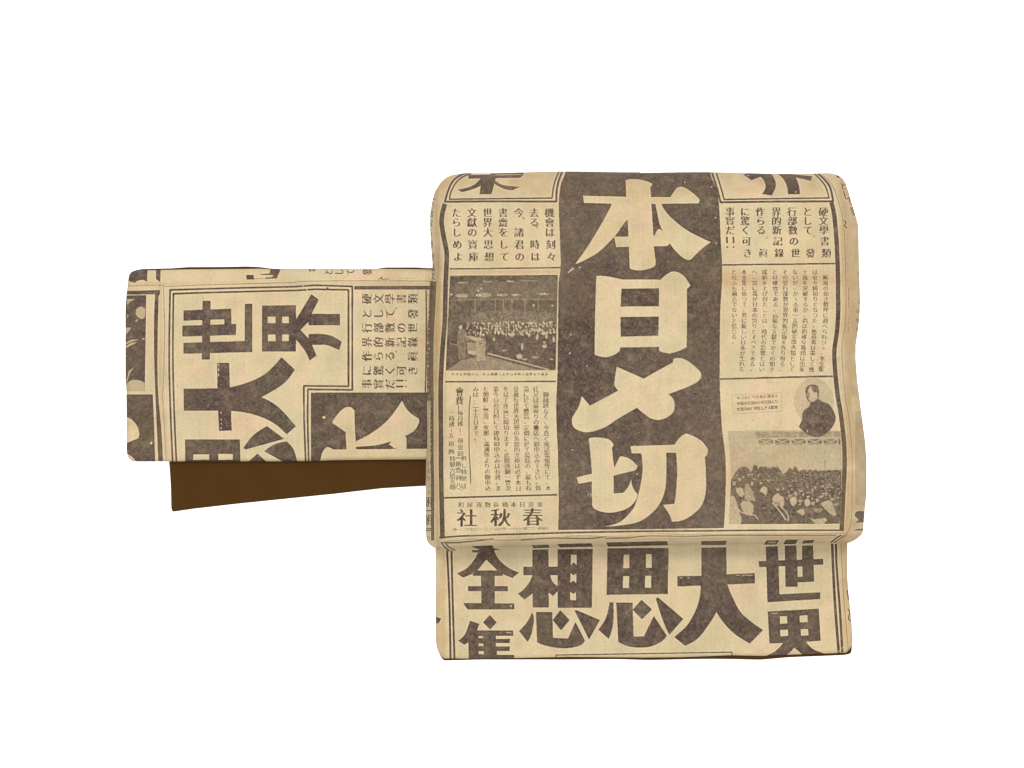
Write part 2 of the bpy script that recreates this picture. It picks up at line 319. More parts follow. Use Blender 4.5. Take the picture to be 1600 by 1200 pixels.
# --- picture of the hall with its audience
def rect_noise(x0, y0, x1, y1, amp, lo=.3):
    a, b, c, d = [int(v*SS) for v in (x0-X0, x1-X0, y0-Y0, y1-Y0)]
    h, w_ = (d-c)//SS+2, (b-a)//SS+2
    n = rng.normal(0, 1, (h, w_)); n = np.kron(n, np.ones((SS, SS)))[:d-c, :b-a]
    m2 = rng.normal(0, 1, (h//3+2, w_//3+2)); m2 = np.kron(m2, np.ones((SS*3, SS*3)))[:d-c, :b-a]
    r = ink[c:d, a:b]; k = r > lo
    r[k] = np.clip(r + amp*n+amp*.7*m2, 0, 1.05)[k]
P('c', '95,42 1322,32 1315,300 ~1305,700 1298,1115 48,1118 ~65,700 ~82,350', .97)
P('c', '90,120 1315,95 1312,320 85,330', .9)
for x, y, rx, ry, v in ((240, 120, 65, 10, .5), (520, 108, 60, 8, .6), (780, 106, 50, 9, .35), (1000, 100, 120, 6, .62), (230, 270, 75, 22, .45), (480, 262, 90, 26, .55),
                        (700, 262, 60, 18, .6), (850, 262, 60, 16, .62), (1160, 250, 60, 14, .6), (110, 256, 18, 10, .25), (1045, 378, 12, 14, .35), (1258, 382, 14, 14, .4)):
    ell(*Z('c', x, y), rx/7.27, ry/7.27, v)
for x, y in ((400, 262), (435, 262), (640, 262), (672, 262), (825, 262), (852, 262), (1140, 250), (1170, 245), (450, 185), (418, 212), (765, 105)): ell(*Z('c', x, y), 1.7, 1.1, .0)
for x in (380, 610, 700, 800, 945, 1100): Ln('c', f'{x},300 {x},500', .9, .55)
Ln('c', '90,320 700,305 1310,315', .8, .6)
P('c', '330,490 ~600,440 ~900,440 1300,470 1300,700 900,720 400,680', .84)
for _ in range(420):
    x, y = random.uniform(280, 1300), random.uniform(450, 700); q = (y-430)/270
    if x < 420 and y < 560: continue
    ell(*Z('c', x, y), .35+.9*q, .45+1.1*q, random.choice((.95, .9, .2, .35)) if y > 560 else random.choice((.55, .9, .6)), random.uniform(0, 3))
for _ in range(130):
    x, y = random.uniform(390, 1290), random.uniform(570, 720); ell(*Z('c', x, y), 1.25, 1.9, random.uniform(.0, .12), random.uniform(-.7, .5)); ell(*Z('c', x-14, y+12), 1.2, 1.8, .98, .4)
for x, y, a_, b_ in ((800, 712, 1.8, 3.6), (995, 715, 2.2, 3.2), (1085, 745, 2, 3.6), (1192, 730, 1.9, 4.2), (1275, 768, 2, 4.6), (915, 850, 1.7, 5.5), (595, 765, 1.8, 2.6), (1170, 845, 3.6, 2.8), (1168, 800, 2.2, 1.8), (705, 892, 3, 1.1), (885, 960, 5, 4), (945, 992, 5, 1.2), (1060, 970, 5.5, 1.1), (1250, 990, 3, 1)):
    ell(*Z('c', x, y), a_, b_, .28)
P('c', '520,915 1230,1105 1200,1112 515,930', .25); P('c', '500,950 1100,1112 60,1115 230,1000', .66)
P('c', '175,700 ~190,660 225,650 ~262,665 ~280,740 ~275,860 ~262,985 235,985 228,890 215,985 190,985 ~180,850', .8); ell(*Z('c', 217, 628), 2.6, 3.6, .45); P('c', '190,625 235,600 228,645 210,655', .12); P('c', '262,665 300,740 290,760 255,720', .7); Ln('c', '200,690 ~215,800 215,900', .8, .62); Ln('c', '248,690 255,820', .8, .68); P('c', '280,640 320,580 310,610 290,660', .3)
P('c', '270,735 320,722 510,765 500,990 410,1010 395,800 285,790', .88); P('c', '270,738 320,722 505,765 400,795', .42); P('c', '402,800 500,780 495,985 412,1005', .52)
P('c', '285,800 395,805 395,940 300,930', .6); P('c', '300,890 395,905 395,945 305,930', .3); P('c', '425,815 470,800 465,815 428,828', .85)
Ln('c', '398,800 408,1008 498,985', .9, .2); Ln('c', '435,690 438,760', 1, .15); Ln('c', '90,810 200,840', .8, .5)
rect_noise(696, 428, 873, 580, .055)
# --- right picture: portrait oval and open air crowd
P('d', '15,62 860,50 1340,60 1355,500 ~1350,800 1325,1150 30,1155 ~50,700 ~45,400', .27)
P('d', '330,80 420,72 1335,70 1338,148 360,148', .62)
for _ in range(120): ell(*Z('d', random.uniform(340, 1320), random.uniform(68, 140)), 1.6, .8, random.choice((.3, .65, .4)), random.uniform(-.6, .6))
Ln('d', '370,150 1335,138', 1.3, .1)
for x in (375, 568, 760, 950, 1135, 1310):
    e_ = min(x+172, 1335)
    P('d', f'{x},158 {e_},155 {e_},220 {x+5},225', .8)
    Ln('d', f'{x-6},152 {x-6},226', 1.6, .15)
    if e_-x > 100:
        Ln('d', f'{x},158 {e_},222', 1.3, .2); Ln('d', f'{x},222 {e_},158', 1.3, .2); P('d', f'{x+50},224 {x+85},205 {x+120},224', .35)
P('d', '55,640 100,560 ~150,500 ~190,485 ~240,490 300,550 310,480 ~340,460 370,510 395,480 430,490 470,480 515,500 555,495 600,480 640,530 655,580 690,560 740,490 775,520 805,470 850,540 900,515 1000,522 1150,525 1345,520 1350,800 1325,1150 30,1155', .93)
Ln('d', '1155,410 1155,530', 1.1, .85); Ln('d', '132,480 132,560', .8, .7)
for _ in range(620):
    x, y = random.uniform(620, 1340), random.uniform(550, 860); q = (y-540)/320
    if random.random() < .5: x = random.uniform(320, 1340); y = random.uniform(550, 680); q = .3
    ell(*Z('d', x, y), .5+1.0*q, .45+.9*q, random.choice((.55, .7, .95, .95, .35 if q > .25 else .65)), random.uniform(0, 3))
for x, y, a_, b_, v in ((90, 670, 2.6, 4.4, .3), (155, 625, 2.2, 3.4, .3), (198, 600, 1.6, 2.6, .3), (262, 575, 2, 2.4, .25), (130, 580, 2.8, 1.3, .4), (300, 570, 2, 1.5, .4), (300, 675, 2.2, 4, .3), (325, 625, 2, 1.4, .3),
                        (245, 705, 3.6, 4.8, .38), (405, 670, 2.6, 1.8, .25), (490, 640, 2.4, 1.6, .35), (600, 745, 2.2, 3, .35), (665, 735, 1.6, 2.6, .4), (750, 700, 2, 2, .45), (810, 785, 2.2, 3.6, .3), (745, 820, 2.6, 3.2, .35),
                        (875, 765, 3, 1.9, .3), (955, 830, 2.8, 1.7, .2), (1010, 750, 1.8, 3, .35), (1065, 870, 2.6, 3.6, .35), (1015, 905, 2.6, 3.8, .3), (1110, 830, 3.6, 2.8, .35), (1125, 705, 2, 2.2, .4), (1165, 795, 1.8, 3.4, .4),
                        (1245, 860, 3.4, 2.2, .3), (1285, 920, 4.2, 3, .4), (1240, 725, 3, 1.5, .45), (1040, 720, 1.4, 3, .4), (870, 880, 3.2, 2.8, .35), (860, 920, 2.6, 1.6, .4), (440, 965, 2.4, 1, .35), (1070, 985, 7, 4.5, .6), (1205, 690, 3, 1, .4)):
    X_, Y_ = Z('d', x, y); ell(X_, Y_, a_, b_, v+.02)
    ell(X_+random.uniform(-.5, .5), Y_-b_*.85, a_*1.05, b_*.42, .93, random.uniform(-.3, .3))
    if b_ > 2.2:
        for q in range(3): ell(X_+random.uniform(-.6, .6)*a_, Y_+random.uniform(-.3, .7)*b_, a_*.3, b_*.16, random.uniform(.5, .85), random.uniform(-.6, .6))
for _ in range(70):      # the far edge of the crowd
    x = random.uniform(130, 1340); y = np.interp(x, [130, 200, 300, 340, 470, 600, 655, 740, 850, 1000, 1340], [520, 495, 540, 475, 490, 490, 575, 505, 535, 520, 528])
    ell(*Z('d', x, y+random.uniform(-4, 12)), random.uniform(.6, 1.3), random.uniform(.7, 1.5), random.choice((.9, .9, .8, .5)))
P('d', '50,830 ~90,830 ~120,900 ~140,980 ~175,1080 170,1155 30,1155', .33); Ln('d', '60,930 ~100,1010 ~95,1100', 1, .5)
P('d', '110,700 125,735 ~165,725 195,745 ~205,800 185,840 150,820 118,780', .32)
P('d', '215,720 ~250,680 ~290,740 ~320,800 ~335,880 300,880 ~220,860', .55)
P('d', '165,930 180,895 215,880 235,895 262,878 ~290,900 325,950 310,975 322,1000 300,1040 ~240,1045 200,1020', .33); Ln('d', '130,960 ~170,1010 ~270,1045 ~330,1050 368,1095', 1.5, .1)
P('d', '390,770 ~430,715 ~470,725 ~480,770 462,825 ~440,800', .2)
for _ in range(60): ell(*Z('d', random.uniform(330, 740), random.uniform(640, 830)), random.uniform(.4, 1.2), random.uniform(.4, .9), random.choice((.8, .7, .6, .98)), random.uniform(0, 3))
P('d', '535,860 ~560,820 605,790 640,825 665,835 ~678,890 ~665,950 625,950 ~560,910', .33); P('d', '560,905 ~600,890 ~640,930 625,950', .6); Ln('d', '540,905 ~600,970 ~660,1050 695,1105', 1.9, .1); Ln('d', '640,955 ~690,1000 ~725,1060 722,1115', 1.6, .12)
P('d', '740,860 ~780,835 820,855 ~825,900 785,945 ~755,915', .22); P('d', '915,880 ~950,855 980,880 ~980,920 945,950 ~920,920', .25)
P('d', '1100,915 ~1160,885 ~1220,880 ~1250,930 1290,1040 1275,1065 ~1200,1020', .35); P('d', '820,1005 875,975 ~910,990 ~915,1040 880,1050', .3); P('d', '975,1080 ~1060,1100 ~1150,1080 1180,1110 1140,1150 1040,1150', .3)
for x, y, n, sx, sy in ((85, 1000, 30, 45, 130), (245, 965, 22, 65, 60), (605, 880, 16, 55, 55), (160, 780, 10, 35, 45), (1190, 960, 26, 70, 60), (270, 790, 20, 35, 70), (1080, 1115, 14, 80, 25)):
    for _ in range(n): ell(*Z('d', x+random.gauss(0, .45)*sx, y+random.gauss(0, .45)*sy), random.uniform(.3, 1.5), random.uniform(.3, .8), random.choice((.45, .5, .12, .6, .2)), random.uniform(0, 3))
rect_noise(1138, 672, 1320, 819, .05, .12)
ell(*Z('g', 485, 440), 32, 37, .2)
P('g', '350,300 ~355,230 ~400,180 ~470,165 ~540,185 ~568,240 ~570,350 550,400 450,460 ~400,440 ~365,380', .95)
P('g', '395,260 ~420,205 465,200 ~470,250 ~500,290 535,275 ~550,340 ~540,400 ~490,440 ~440,445 ~405,410 ~385,340', .25)
P('g', '445,215 ~490,195 ~545,230 555,290 520,290 ~480,285', .85); ell(*Z('g', 385, 330), 1.4, 1.2, .2); P('g', '380,290 ~410,290 ~420,350 ~410,390 385,370', .75); Ln('g', '400,400 430,412', .8, .1)
P('g', '545,310 570,300 560,370 548,370', .8)
P('g', '440,450 ~490,440 550,395 ~620,440 ~720,480 ~790,560 845,690 ~820,800 ~740,920 ~620,1000 ~520,1020 ~400,990 240,855 ~290,740 ~300,640 ~340,570 ~400,530', 1.0)
Ln('g', '430,470 ~400,540 ~340,590', .7, .6); P('g', '365,910 ~385,905 400,945 370,940', .35); Ln('g', '450,560 ~600,640 ~700,620', .8, .78); Ln('g', '400,800 ~560,760 ~760,800', .8, .8)
rect_noise(1240, 590, 1312, 686, .05, .12)
Ln('N', '205,292 680,268 692,446 222,470 205,292', 1.0, .35)
for r, (s, y0, y1) in enumerate((('ルフルに堂大會於講演る', 318, 298), ('會場の景況は公會堂前より', 372, 352), ('大講演會に参集したる聽衆', 428, 408))):
    for i, ch in enumerate(s): u = i/(len(s)-1); text(ch, *Z('N', 268+(632-268)*u, y0+(y1-y0)*u), 5.4, 5.6, fat=1, v=1)

# --- band print (the same sheet turned a quarter)
Ln('A', '110,268 430,260 ~440,600 ~435,1000 C:420,100 ~C:440,400 C:455,690', 1.1, .6)
Ln('A', '440,273 ~800,258 ~1600,235 B:140,226 ~B:700,221 B:1350,224', 1.1, .65)
Ln('C', '430,0 ~445,300 472,690', .7, .35)
P('A', '105,312 400,303 402,330 388,360 ~380,700 ~380,1143 C:412,400 C:428,690 C:385,690 C:372,400 ~C:355,0 ~A:345,700 A:355,342 105,345')
P('e', '40,145 257,140 242,1140 40,1140')
for t, v in (('55,180 140,182 80,215 60,245', .3), ('150,290 ~200,260 252,290 242,370 ~200,390 145,340', .3), ('130,410 175,390 165,412', .3), ('55,340 75,350 60,380', .4), ('40,480 100,480 60,540 40,545', .3),
             ('45,635 ~110,605 185,607 ~110,625 45,655', .15), ('45,672 ~100,640 165,630 ~100,665 45,692', .15), ('210,600 240,580 235,610', .2), ('45,1050 75,930 140,885 ~90,950 60,1040', .3), ('50,1062 ~100,1030 ~170,1025 242,1055 238,1140 50,1140', .33)): P('e', t, v)
P('C', '95,92 335,92 ~345,300 357,695 95,695')
P('C', '95,292 ~150,320 ~195,375 ~215,440 205,485 95,530', 0); P('C', '105,622 ~150,650 190,695 100,695', 0); ell(*Z('C', 322, 527), 1.9, 2.2, 0)
P('A', '100,110 290,110 285,230 250,212 ~200,222 180,240 120,225'); P('A', '364,110 406,110 403,236 365,205')
Ln('C', '513,692 ~492,200 ~A:482,900 A:490,303 ~A:1000,288 A:1600,274 B:300,261 B:632,272 B:632,1196 B:235,1190 D:232,300 D:242,692', 2.6)
Ln('C', '546,692 ~525,200 ~A:515,900 A:520,337 ~A:1000,322 A:1600,308 B:300,297 B:597,302 B:597,1163 B:198,1160 D:200,300 D:215,692', 2.6)
P('B', '648,268 1360,265 1360,300 648,300', .95); Ln('B', '1290,308 ~1292,700 D:1283,75', 1.8)
P('A', '780,400 852,400 845,925 773,925'); P('A', '610,485 1035,470 1038,612 975,612 975,565 610,578'); P('A', '600,622 1082,605 1078,705 598,720'); P('A', '1157,428 1225,425 1225,858 608,873 608,775 1157,758')
P('B', '-174,442 128,438 130,565 265,340 332,390 270,515 523,518 523,618 242,618 238,590 170,660 238,735 242,698 ~350,695 ~450,715 537,765 515,840 ~400,795 ~330,795 272,795 312,888 250,935 ~210,850 130,745 128,853 -174,853')
for t in ('A:1362,542 A:1432,542 A:1432,598 A:1362,598', 'A:1492,542 A:1550,542 A:1550,598 A:1492,598', 'A:1365,702 A:1432,702 A:1432,760 A:1365,760', 'A:1492,702 A:1550,702 A:1550,760 A:1492,760'): P('A', t, 0)
P('C', '910,-188 1018,-188 1025,30 ~1200,-20 ~1350,-100 1485,-240 1604,-128 ~1500,0 1305,118 ~1450,200 1614,378 1531,450 ~1400,340 ~1220,268 1035,240 1040,415 927,420 918,238 613,240 610,42 912,38')
P('C', '622,495 1113,495 1118,695 625,695'); P('C', '697,628 838,628 838,675 697,678', 0); P('C', '920,625 1050,625 1050,675 922,678', 0)
P('C', '1355,375 1510,490 1165,585 1145,572 ~1230,460'); P('C', '1330,600 ~1420,540 1530,512 ~1590,580 1626,695 1500,695'); P('C', '1270,622 1355,695 1185,695')
P('D', '262,78 1300,74 1300,695 262,695')
P('D', '345,695 ~365,610 ~400,565 ~435,570 460,585 1300,578 1300,695', 0)
P('D', '580,590 572,430 450,345 ~500,270 ~560,215 ~610,205 650,235 ~655,400 665,590', 0)
P('D', '665,510 ~800,440 ~950,320 1075,148 ~1130,240 1225,310 ~1225,350 ~1180,420 1098,465 1115,480 1115,590 1020,580 960,540 980,510 ~850,545 660,560', 0)
ell(*Z('D', 378, 298), 2.2, 2.2, 0)
for r, (s, y) in enumerate((('硬文學書類', 380), ('として 發', 513), ('行部數の世', 638), ('界的新記錄', 766), ('作らる 眞', 892), ('に驚く可き', 1020), ('事實だ', 1140))):
    for ch, x in zip(s, (760, 864, 966, 1068, 1170)): text(ch, *Z('B', x, y), 15.2, 16.6, rot=90, fat=3, v=1)
for y in (1112, 1165): Ln('B', f'1025,{y} 1085,{y}', 2.5); ell(*Z('B', 1110, y), 1.3, 1.3, 1)
for y in (468, 855): ell(*Z('B', 1022, y), 1.2, 1.4, .9)
P('f', '210,115 265,115 268,150 212,150'); P('f', '395,62 468,62 435,142 350,145 350,135 400,130 410,118 310,115 320,108 380,105'); Ln('f', '270,143 350,143', 1, .6); Ln('f', '310,112 360,155', 1, .05)
for ch, x in (('と', 815), ('し', 893), ('て', 975), ('發', 1100)): text(ch, *Z('f', x, 92), 9, 15, rot=90, fat=2, v=.95)
P('f', '668,72 690,72 690,92 672,88'); P('f', '695,72 718,72 716,90 698,90'); Ln('f', '1185,148 1210,130 1205,148 1262,145', 1.3, .9)
for i in range(8): ell(*Z('f', 1340+i*14, 140), .9, .6, .6)
Ln('f', '620,190 690,255', 1, .05)
ell(*Z('f', 808, 212), 1.5, 1.4, 1.25); ell(*Z('O', 945, 488), 1.6, 1.6, 1.3)
wear(160, 262, 440, 520, 718, .6); wear(150, 485, 612, 662, 716, .6); wear(60, 196, 460, 240, 718)
for y in (645, 655, 662, 669): ell(345.6, y, .8, 1.4, .05)
for y in (570, 578, 586): ell(341.5, y, .8, 2.6, .05)
bpy.data.objects.remove(go)

ink1 = ink.reshape(H//2, 2, W//2, 2).mean((1, 3))      # two samples per unit
del ink
# slow change in how heavily the sheet was inked
def smooth_noise(h, w_, cell, seed):
    r = np.random.default_rng(seed); g = r.normal(0, 1, (h//cell+3, w_//cell+3))
    yy = np.arange(h)/cell; xx = np.arange(w_)/cell; iy = yy.astype(int); ix = xx.astype(int)
    fy = yy-iy; fx = xx-ix; fy = (fy*fy*(3-2*fy))[:, None]; fx = (fx*fx*(3-2*fx))[None]
    return (g[np.ix_(iy, ix)]*(1-fy)*(1-fx)+g[np.ix_(iy+1, ix)]*fy*(1-fx)+g[np.ix_(iy, ix+1)]*(1-fy)*fx+g[np.ix_(iy+1, ix+1)]*fy*fx)
hh, ww = ink1.shape
def box(a, k):
    p = np.pad(a, k, mode='edge'); c = np.cumsum(np.cumsum(p, 0), 1); c = np.pad(c, ((1, 0), (1, 0))); n = 2*k+1
    return (c[n:, n:]-c[:-n, n:]-c[n:, :-n]+c[:-n, :-n])/(n*n)
for x0, y0, x1, y1 in ((697, 430, 872, 579), (1139, 674, 1315, 818), (1238, 592, 1308, 688)):
    a, b_, c, d = (x0-X0)*2, (x1-X0)*2, (y0-Y0)*2, (y1-Y0)*2
    reg = ink1[c:d, a:b_]; ink1[c:d, a:b_] = np.clip(.35*reg+.65*box(reg, 1)+rng.normal(0, .035, reg.shape), 0, 1)
# letterpress: ink squeezed towards the edge of each shape prints a little darker than the middle
edge = ink1-box(box(ink1, 3), 2)
ink1 = np.where(ink1 > .25, np.clip(ink1*.93 + .36*edge, 0, 1.05), np.where((ink1 < .06) & (edge < 0), np.clip(.5*edge, -.3, 0), ink1))   # below 0: the bleached rim round a shape
nz = smooth_noise(hh, ww, 3, 3)*.04 + smooth_noise(hh, ww, 9, 4)*.025 + smooth_noise(hh, ww, 80, 5)*.02
ink1 = np.where(ink1 > .3, ink1*(1+nz), ink1)
# yellowed strips where the sheet had been folded or lay open to the air, plus painted shade round the drum
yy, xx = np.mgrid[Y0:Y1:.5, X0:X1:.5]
age_shade = np.zeros_like(ink1)
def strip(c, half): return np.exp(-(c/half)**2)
age_shade += .9*strip(xx-683-2*np.sin(yy/60), 4)*(xx > 665)*(yy < 860) + .7*strip(xx-1322-4*np.sin((yy-420)/90), 7)*(yy < 860)
age_shade += .75*strip(yy-436, 9)*(xx > 1126)*(xx < 1330) + .65*strip(yy-424, 4)*(xx > 694)*(xx < 876)
age_shade += .6*strip(xx-250, 4)*(xx < 262)*(yy > 440) + .4*strip(yy-443, 3)*(xx < 665) + .5*strip(xx-692, 5)*(yy > 860) + .5*strip(xx-1318, 6)*(yy > 860)
age_shade += .5*strip(yy-838, 6)*(xx > 680) + .16*smooth_noise(hh, ww, 120, 8)
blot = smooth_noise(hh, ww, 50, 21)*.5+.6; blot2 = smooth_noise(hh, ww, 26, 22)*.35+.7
age_shade += .75*strip(xx-1108, 34)*strip(yy-470, 75)*blot + .55*strip(xx-900, 40)*strip(yy-450, 40)*blot + .45*strip(xx-890, 25)*strip(yy-780, 60)*blot
age_shade += .6*blot2*((yy < 335)*(xx > 665)*np.clip((335-yy)/50, 0, 1)) + .6*blot2*np.clip((712-xx)/30, 0, 1)*(xx > 664) + .8*blot2*np.clip((xx-1305)/25, 0, 1)  # drum top: shade painted into the colour; sides: brown staining with some shade
age_shade += .25*blot2*(xx < 700)*np.clip((300-xx)/90, 0, 1)
age_shade = np.clip(age_shade, 0, 1)

# ---------------------------------------------------------------- materials
def nt(name):
    m = bpy.data.materials.new(name); m.use_nodes = True; t = m.node_tree
    b = t.nodes['Principled BSDF']; return m, t, b
def node(t, ty, **k):
    n = t.nodes.new(ty)
    for a, v in k.items(): setattr(n, a, v)
    return n
def noise_fac(t, vec, scale, lo, hi, detail=4, stretch=None):
    if stretch:
        mp = node(t, 'ShaderNodeMapping'); mp.inputs['Scale'].default_value = stretch; t.links.new(vec, mp.inputs[0]); vec = mp.outputs[0]
    n = node(t, 'ShaderNodeTexNoise'); n.inputs['Scale'].default_value = scale; n.inputs['Detail'].default_value = detail; t.links.new(vec, n.inputs['Vector'])
    r = node(t, 'ShaderNodeMapRange'); r.inputs[1].default_value = lo; r.inputs[2].default_value = hi; t.links.new(n.outputs['Fac'], r.inputs[0]); return r.outputs[0]
def weave_bump(t, b, vec, strength):
    """fine crossing threads"""
    a = node(t, 'ShaderNodeMath', operation='ADD')
    for k, st in enumerate(((1, .05, 1), (.05, 1, 1))): t.links.new(noise_fac(t, vec, 1300, .3, .7, 2, st), a.inputs[k])
    n = node(t, 'ShaderNodeTexNoise'); n.inputs['Scale'].default_value = 90; n.inputs['Detail'].default_value = 6; t.links.new(vec, n.inputs['Vector'])
    c = node(t, 'ShaderNodeMath', operation='MULTIPLY_ADD'); t.links.new(n.outputs['Fac'], c.inputs[0]); c.inputs[1].default_value = 2.5; t.links.new(a.outputs[0], c.inputs[2])
    bp = node(t, 'ShaderNodeBump'); bp.inputs['Strength'].default_value = strength; bp.inputs['Distance'].default_value = 0.0004
    t.links.new(c.outputs[0], bp.inputs['Height']); t.links.new(bp.outputs[0], b.inputs['Normal'])
    return a.outputs[0]
def mixc(t, f, a, b_, blend='MIX'):
    m = node(t, 'ShaderNodeMix', data_type='RGBA', blend_type=blend)
    for v, s in ((f, m.inputs[0]), (a, m.inputs[6]), (b_, m.inputs[7])):
        if isinstance(v, (int, float)): s.default_value = v
        elif isinstance(v, tuple): s.default_value = (*v, 1)
        else: t.links.new(v, s)
    return m.outputs[2]

PAPER = (.276, .218, .130); PAPER2 = (.254, .215, .132); PINK = (.282, .211, .136); AGED_SHADED = (.228, .162, .086)  # last one tints both the yellowing and the painted drum shade
INK = (.0235, .0132, .0125); INK2 = (.0275, .0190, .0128); INKAGED = (.050, .033, .018)
LIN = (.0278, .0126, .0028)
m_print, t, b = nt('printed_silk')
tc = node(t, 'ShaderNodeTexCoord').outputs['Object']
b.inputs['Roughness'].default_value = .85; b.inputs['Specular IOR Level'].default_value = .1
wv = weave_bump(t, b, tc, .35)
at = node(t, 'ShaderNodeAttribute', attribute_name='ink').outputs['Fac']; ag = node(t, 'ShaderNodeAttribute', attribute_name='age_shade').outputs['Fac']
pc = mixc(t, noise_fac(t, tc, 26, .40, .60), PAPER, PAPER2)
pc = mixc(t, noise_fac(t, tc, 44, .50, .66), pc, PINK)
rimf = node(t, 'ShaderNodeMath', operation='MULTIPLY', use_clamp=True); t.links.new(at, rimf.inputs[0]); rimf.inputs[1].default_value = -3.0
pc = mixc(t, ag, pc, AGED_SHADED)
pc = mixc(t, rimf.outputs[0], pc, (.345, .280, .185))
pc = mixc(t, .12, pc, noise_fac(t, tc, 650, .3, .6, 4), 'MULTIPLY')
pc = mixc(t, .05, pc, noise_fac(t, tc, 500, .3, .6, 3, (1, .05, 1)), 'MULTIPLY')
pc = mixc(t, .10, pc, noise_fac(t, tc, 70, .33, .6, 6), 'MULTIPLY')
pc = mixc(t, noise_fac(t, tc, 330, .70, .76, 2), pc, (.20, .15, .08))
ic = mixc(t, noise_fac(t, tc, 24, .42, .62, 6), INK, INK2)
ic = mixc(t, noise_fac(t, tc, 9, .48, .75, 3), ic, (.040, .028, .0205))
ic = mixc(t, noise_fac(t, tc, 480, .50, .9, 5), ic, (.068, .050, .037))
ic = mixc(t, noise_fac(t, tc, 120, .52, .85, 7), ic, (.080, .058, .038))
agf = node(t, 'ShaderNodeMath', operation='MULTIPLY'); t.links.new(ag, agf.inputs[0]); t.links.new(noise_fac(t, tc, 60, .25, .75, 5), agf.inputs[1])
ic = mixc(t, agf.outputs[0], ic, INKAGED)
col = mixc(t, at, pc, ic); t.links.new(col, b.inputs['Base Color'])

m_lin, t, b = nt('brown_lining_silk')
tc = node(t, 'ShaderNodeTexCoord').outputs['Object']
b.inputs['Roughness'].default_value = .95; b.inputs['Specular IOR Level'].default_value = .04
weave_bump(t, b, tc, .3)
t.links.new(mixc(t, noise_fac(t, tc, 35, .3, .7), LIN, (LIN[0]*1.08, LIN[1]*1.1, LIN[2]*1.2)), b.inputs['Base Color'])

m_bg, t, b = nt('white_backdrop_paper')
tc = node(t, 'ShaderNodeTexCoord').outputs['Object']; b.inputs['Roughness'].default_value = .9; b.inputs['Specular IOR Level'].default_value = .1
t.links.new(mixc(t, noise_fac(t, tc, 400, .3, .7), (.86, .86, .855), (.88, .88, .875)), b.inputs['Base Color'])

# ---------------------------------------------------------------- cloth
def world(px, py, h):
    k = (D-h)/D; return (px-800)*k*S, (600-py)*k*S, h*S
def interp(v, pts):
    p = np.array(pts, float); return np.interp(v, p[:, 0], p[:, 1])
def smooth1(v, n):
    k = np.ones(n)/n; return np.convolve(np.pad(v, n//2, mode='edge'), k, 'valid')[:len(v)]
def rim(d, r, p=2.0):
    u = 1-np.clip(d/r, 0, 1); return np.sqrt(np.clip(1-u**p, 0, 1))
def ends(n, c):   # spacing 0..1 with the steps closing up towards both ends
    u = np.linspace(0, 1, n); return u + c*(-np.sin(2*np.pi*u)/(2*np.pi))
def sample(arr, px, py):
    x = np.clip((px-X0)*2-.5, 0, arr.shape[1]-1.001); y = np.clip((py-Y0)*2-.5, 0, arr.shape[0]-1.001)
    ix = x.astype(int); iy = y.astype(int); fx = x-ix; fy = y-iy
    return arr[iy, ix]*(1-fx)*(1-fy)+arr[iy, ix+1]*fx*(1-fy)+arr[iy+1, ix]*(1-fx)*fy+arr[iy+1, ix+1]*fx*fy
def sheet(name, px, py, h, mat, parent, printed=True, low=0.0):
    """a grid of cloth with a turned-down edge wall to height low and a flat back"""
    R, C = px.shape
    x, y, z = world(px, py, h); co = np.stack([x, y, z], -1).reshape(-1, 3)
    idx = np.arange(R*C).reshape(R, C)
    f = np.stack([idx[:-1, :-1], idx[1:, :-1], idx[1:, 1:], idx[:-1, 1:]], -1).reshape(-1, 4)
    loop = np.concatenate([idx[0, :], idx[1:, -1], idx[-1, -2::-1], idx[-2:0:-1, 0]])
    n = len(loop); base = np.arange(R*C, R*C+n)
    bx, by, bz = world(px.reshape(-1)[loop], py.reshape(-1)[loop], np.full(n, low)); co = np.vstack([co, np.stack([bx, by, bz], -1)])
    nx_ = np.roll(np.arange(n), -1)
    wall = np.stack([loop, loop[nx_], base[nx_], base], -1)
    cc = len(co); co = np.vstack([co, co[base].mean(0)[None]])
    q = np.vstack([f, wall]); tri = np.stack([base, base[nx_], np.full(n, cc)], -1)
    me = bpy.data.meshes.new(name); nl = q.size+tri.size
    me.vertices.add(len(co)); me.vertices.foreach_set('co', co.astype(np.float32).ravel())
    me.loops.add(nl); me.loops.foreach_set('vertex_index', np.concatenate([q.ravel(), tri.ravel()]).astype(np.int32))
    me.polygons.add(len(q)+len(tri))
    st = np.concatenate([np.arange(len(q))*4, q.size+np.arange(len(tri))*3]).astype(np.int32)
    me.polygons.foreach_set('loop_start', st)
    me.polygons.foreach_set('use_smooth', np.concatenate([np.ones(len(q), bool), np.zeros(len(tri), bool)]))
    me.update(calc_edges=True); me.validate()
    if printed:
        for nm, arr in (('ink', ink1), ('age_shade', age_shade)):
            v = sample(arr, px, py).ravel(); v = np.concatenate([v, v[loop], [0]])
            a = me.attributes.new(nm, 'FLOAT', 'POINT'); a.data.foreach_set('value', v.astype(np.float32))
    me.materials.append(mat)
    o = bpy.data.objects.new(name, me); sc.collection.objects.link(o); o.parent = parent
    return o

obi = bpy.data.objects.new('obi', None); sc.collection.objects.link(obi)
obi['label'] = 'folded antique obi sash printed like a yellowed Japanese newspaper, lying on white paper'
obi['category'] = 'obi sash'
obi.empty_display_size = .05

def wob(px, py, amp, lx, ly, seed):
    r = np.random.default_rng(seed); o = np.zeros_like(px)
    for k in range(5):
        a = r.uniform(.5, 1.6); b_ = r.uniform(.5, 1.6); o += np.sin(px/lx*a+r.uniform(0, 6))*np.cos(py/ly*b_+r.uniform(0, 6))/3
    return amp*o

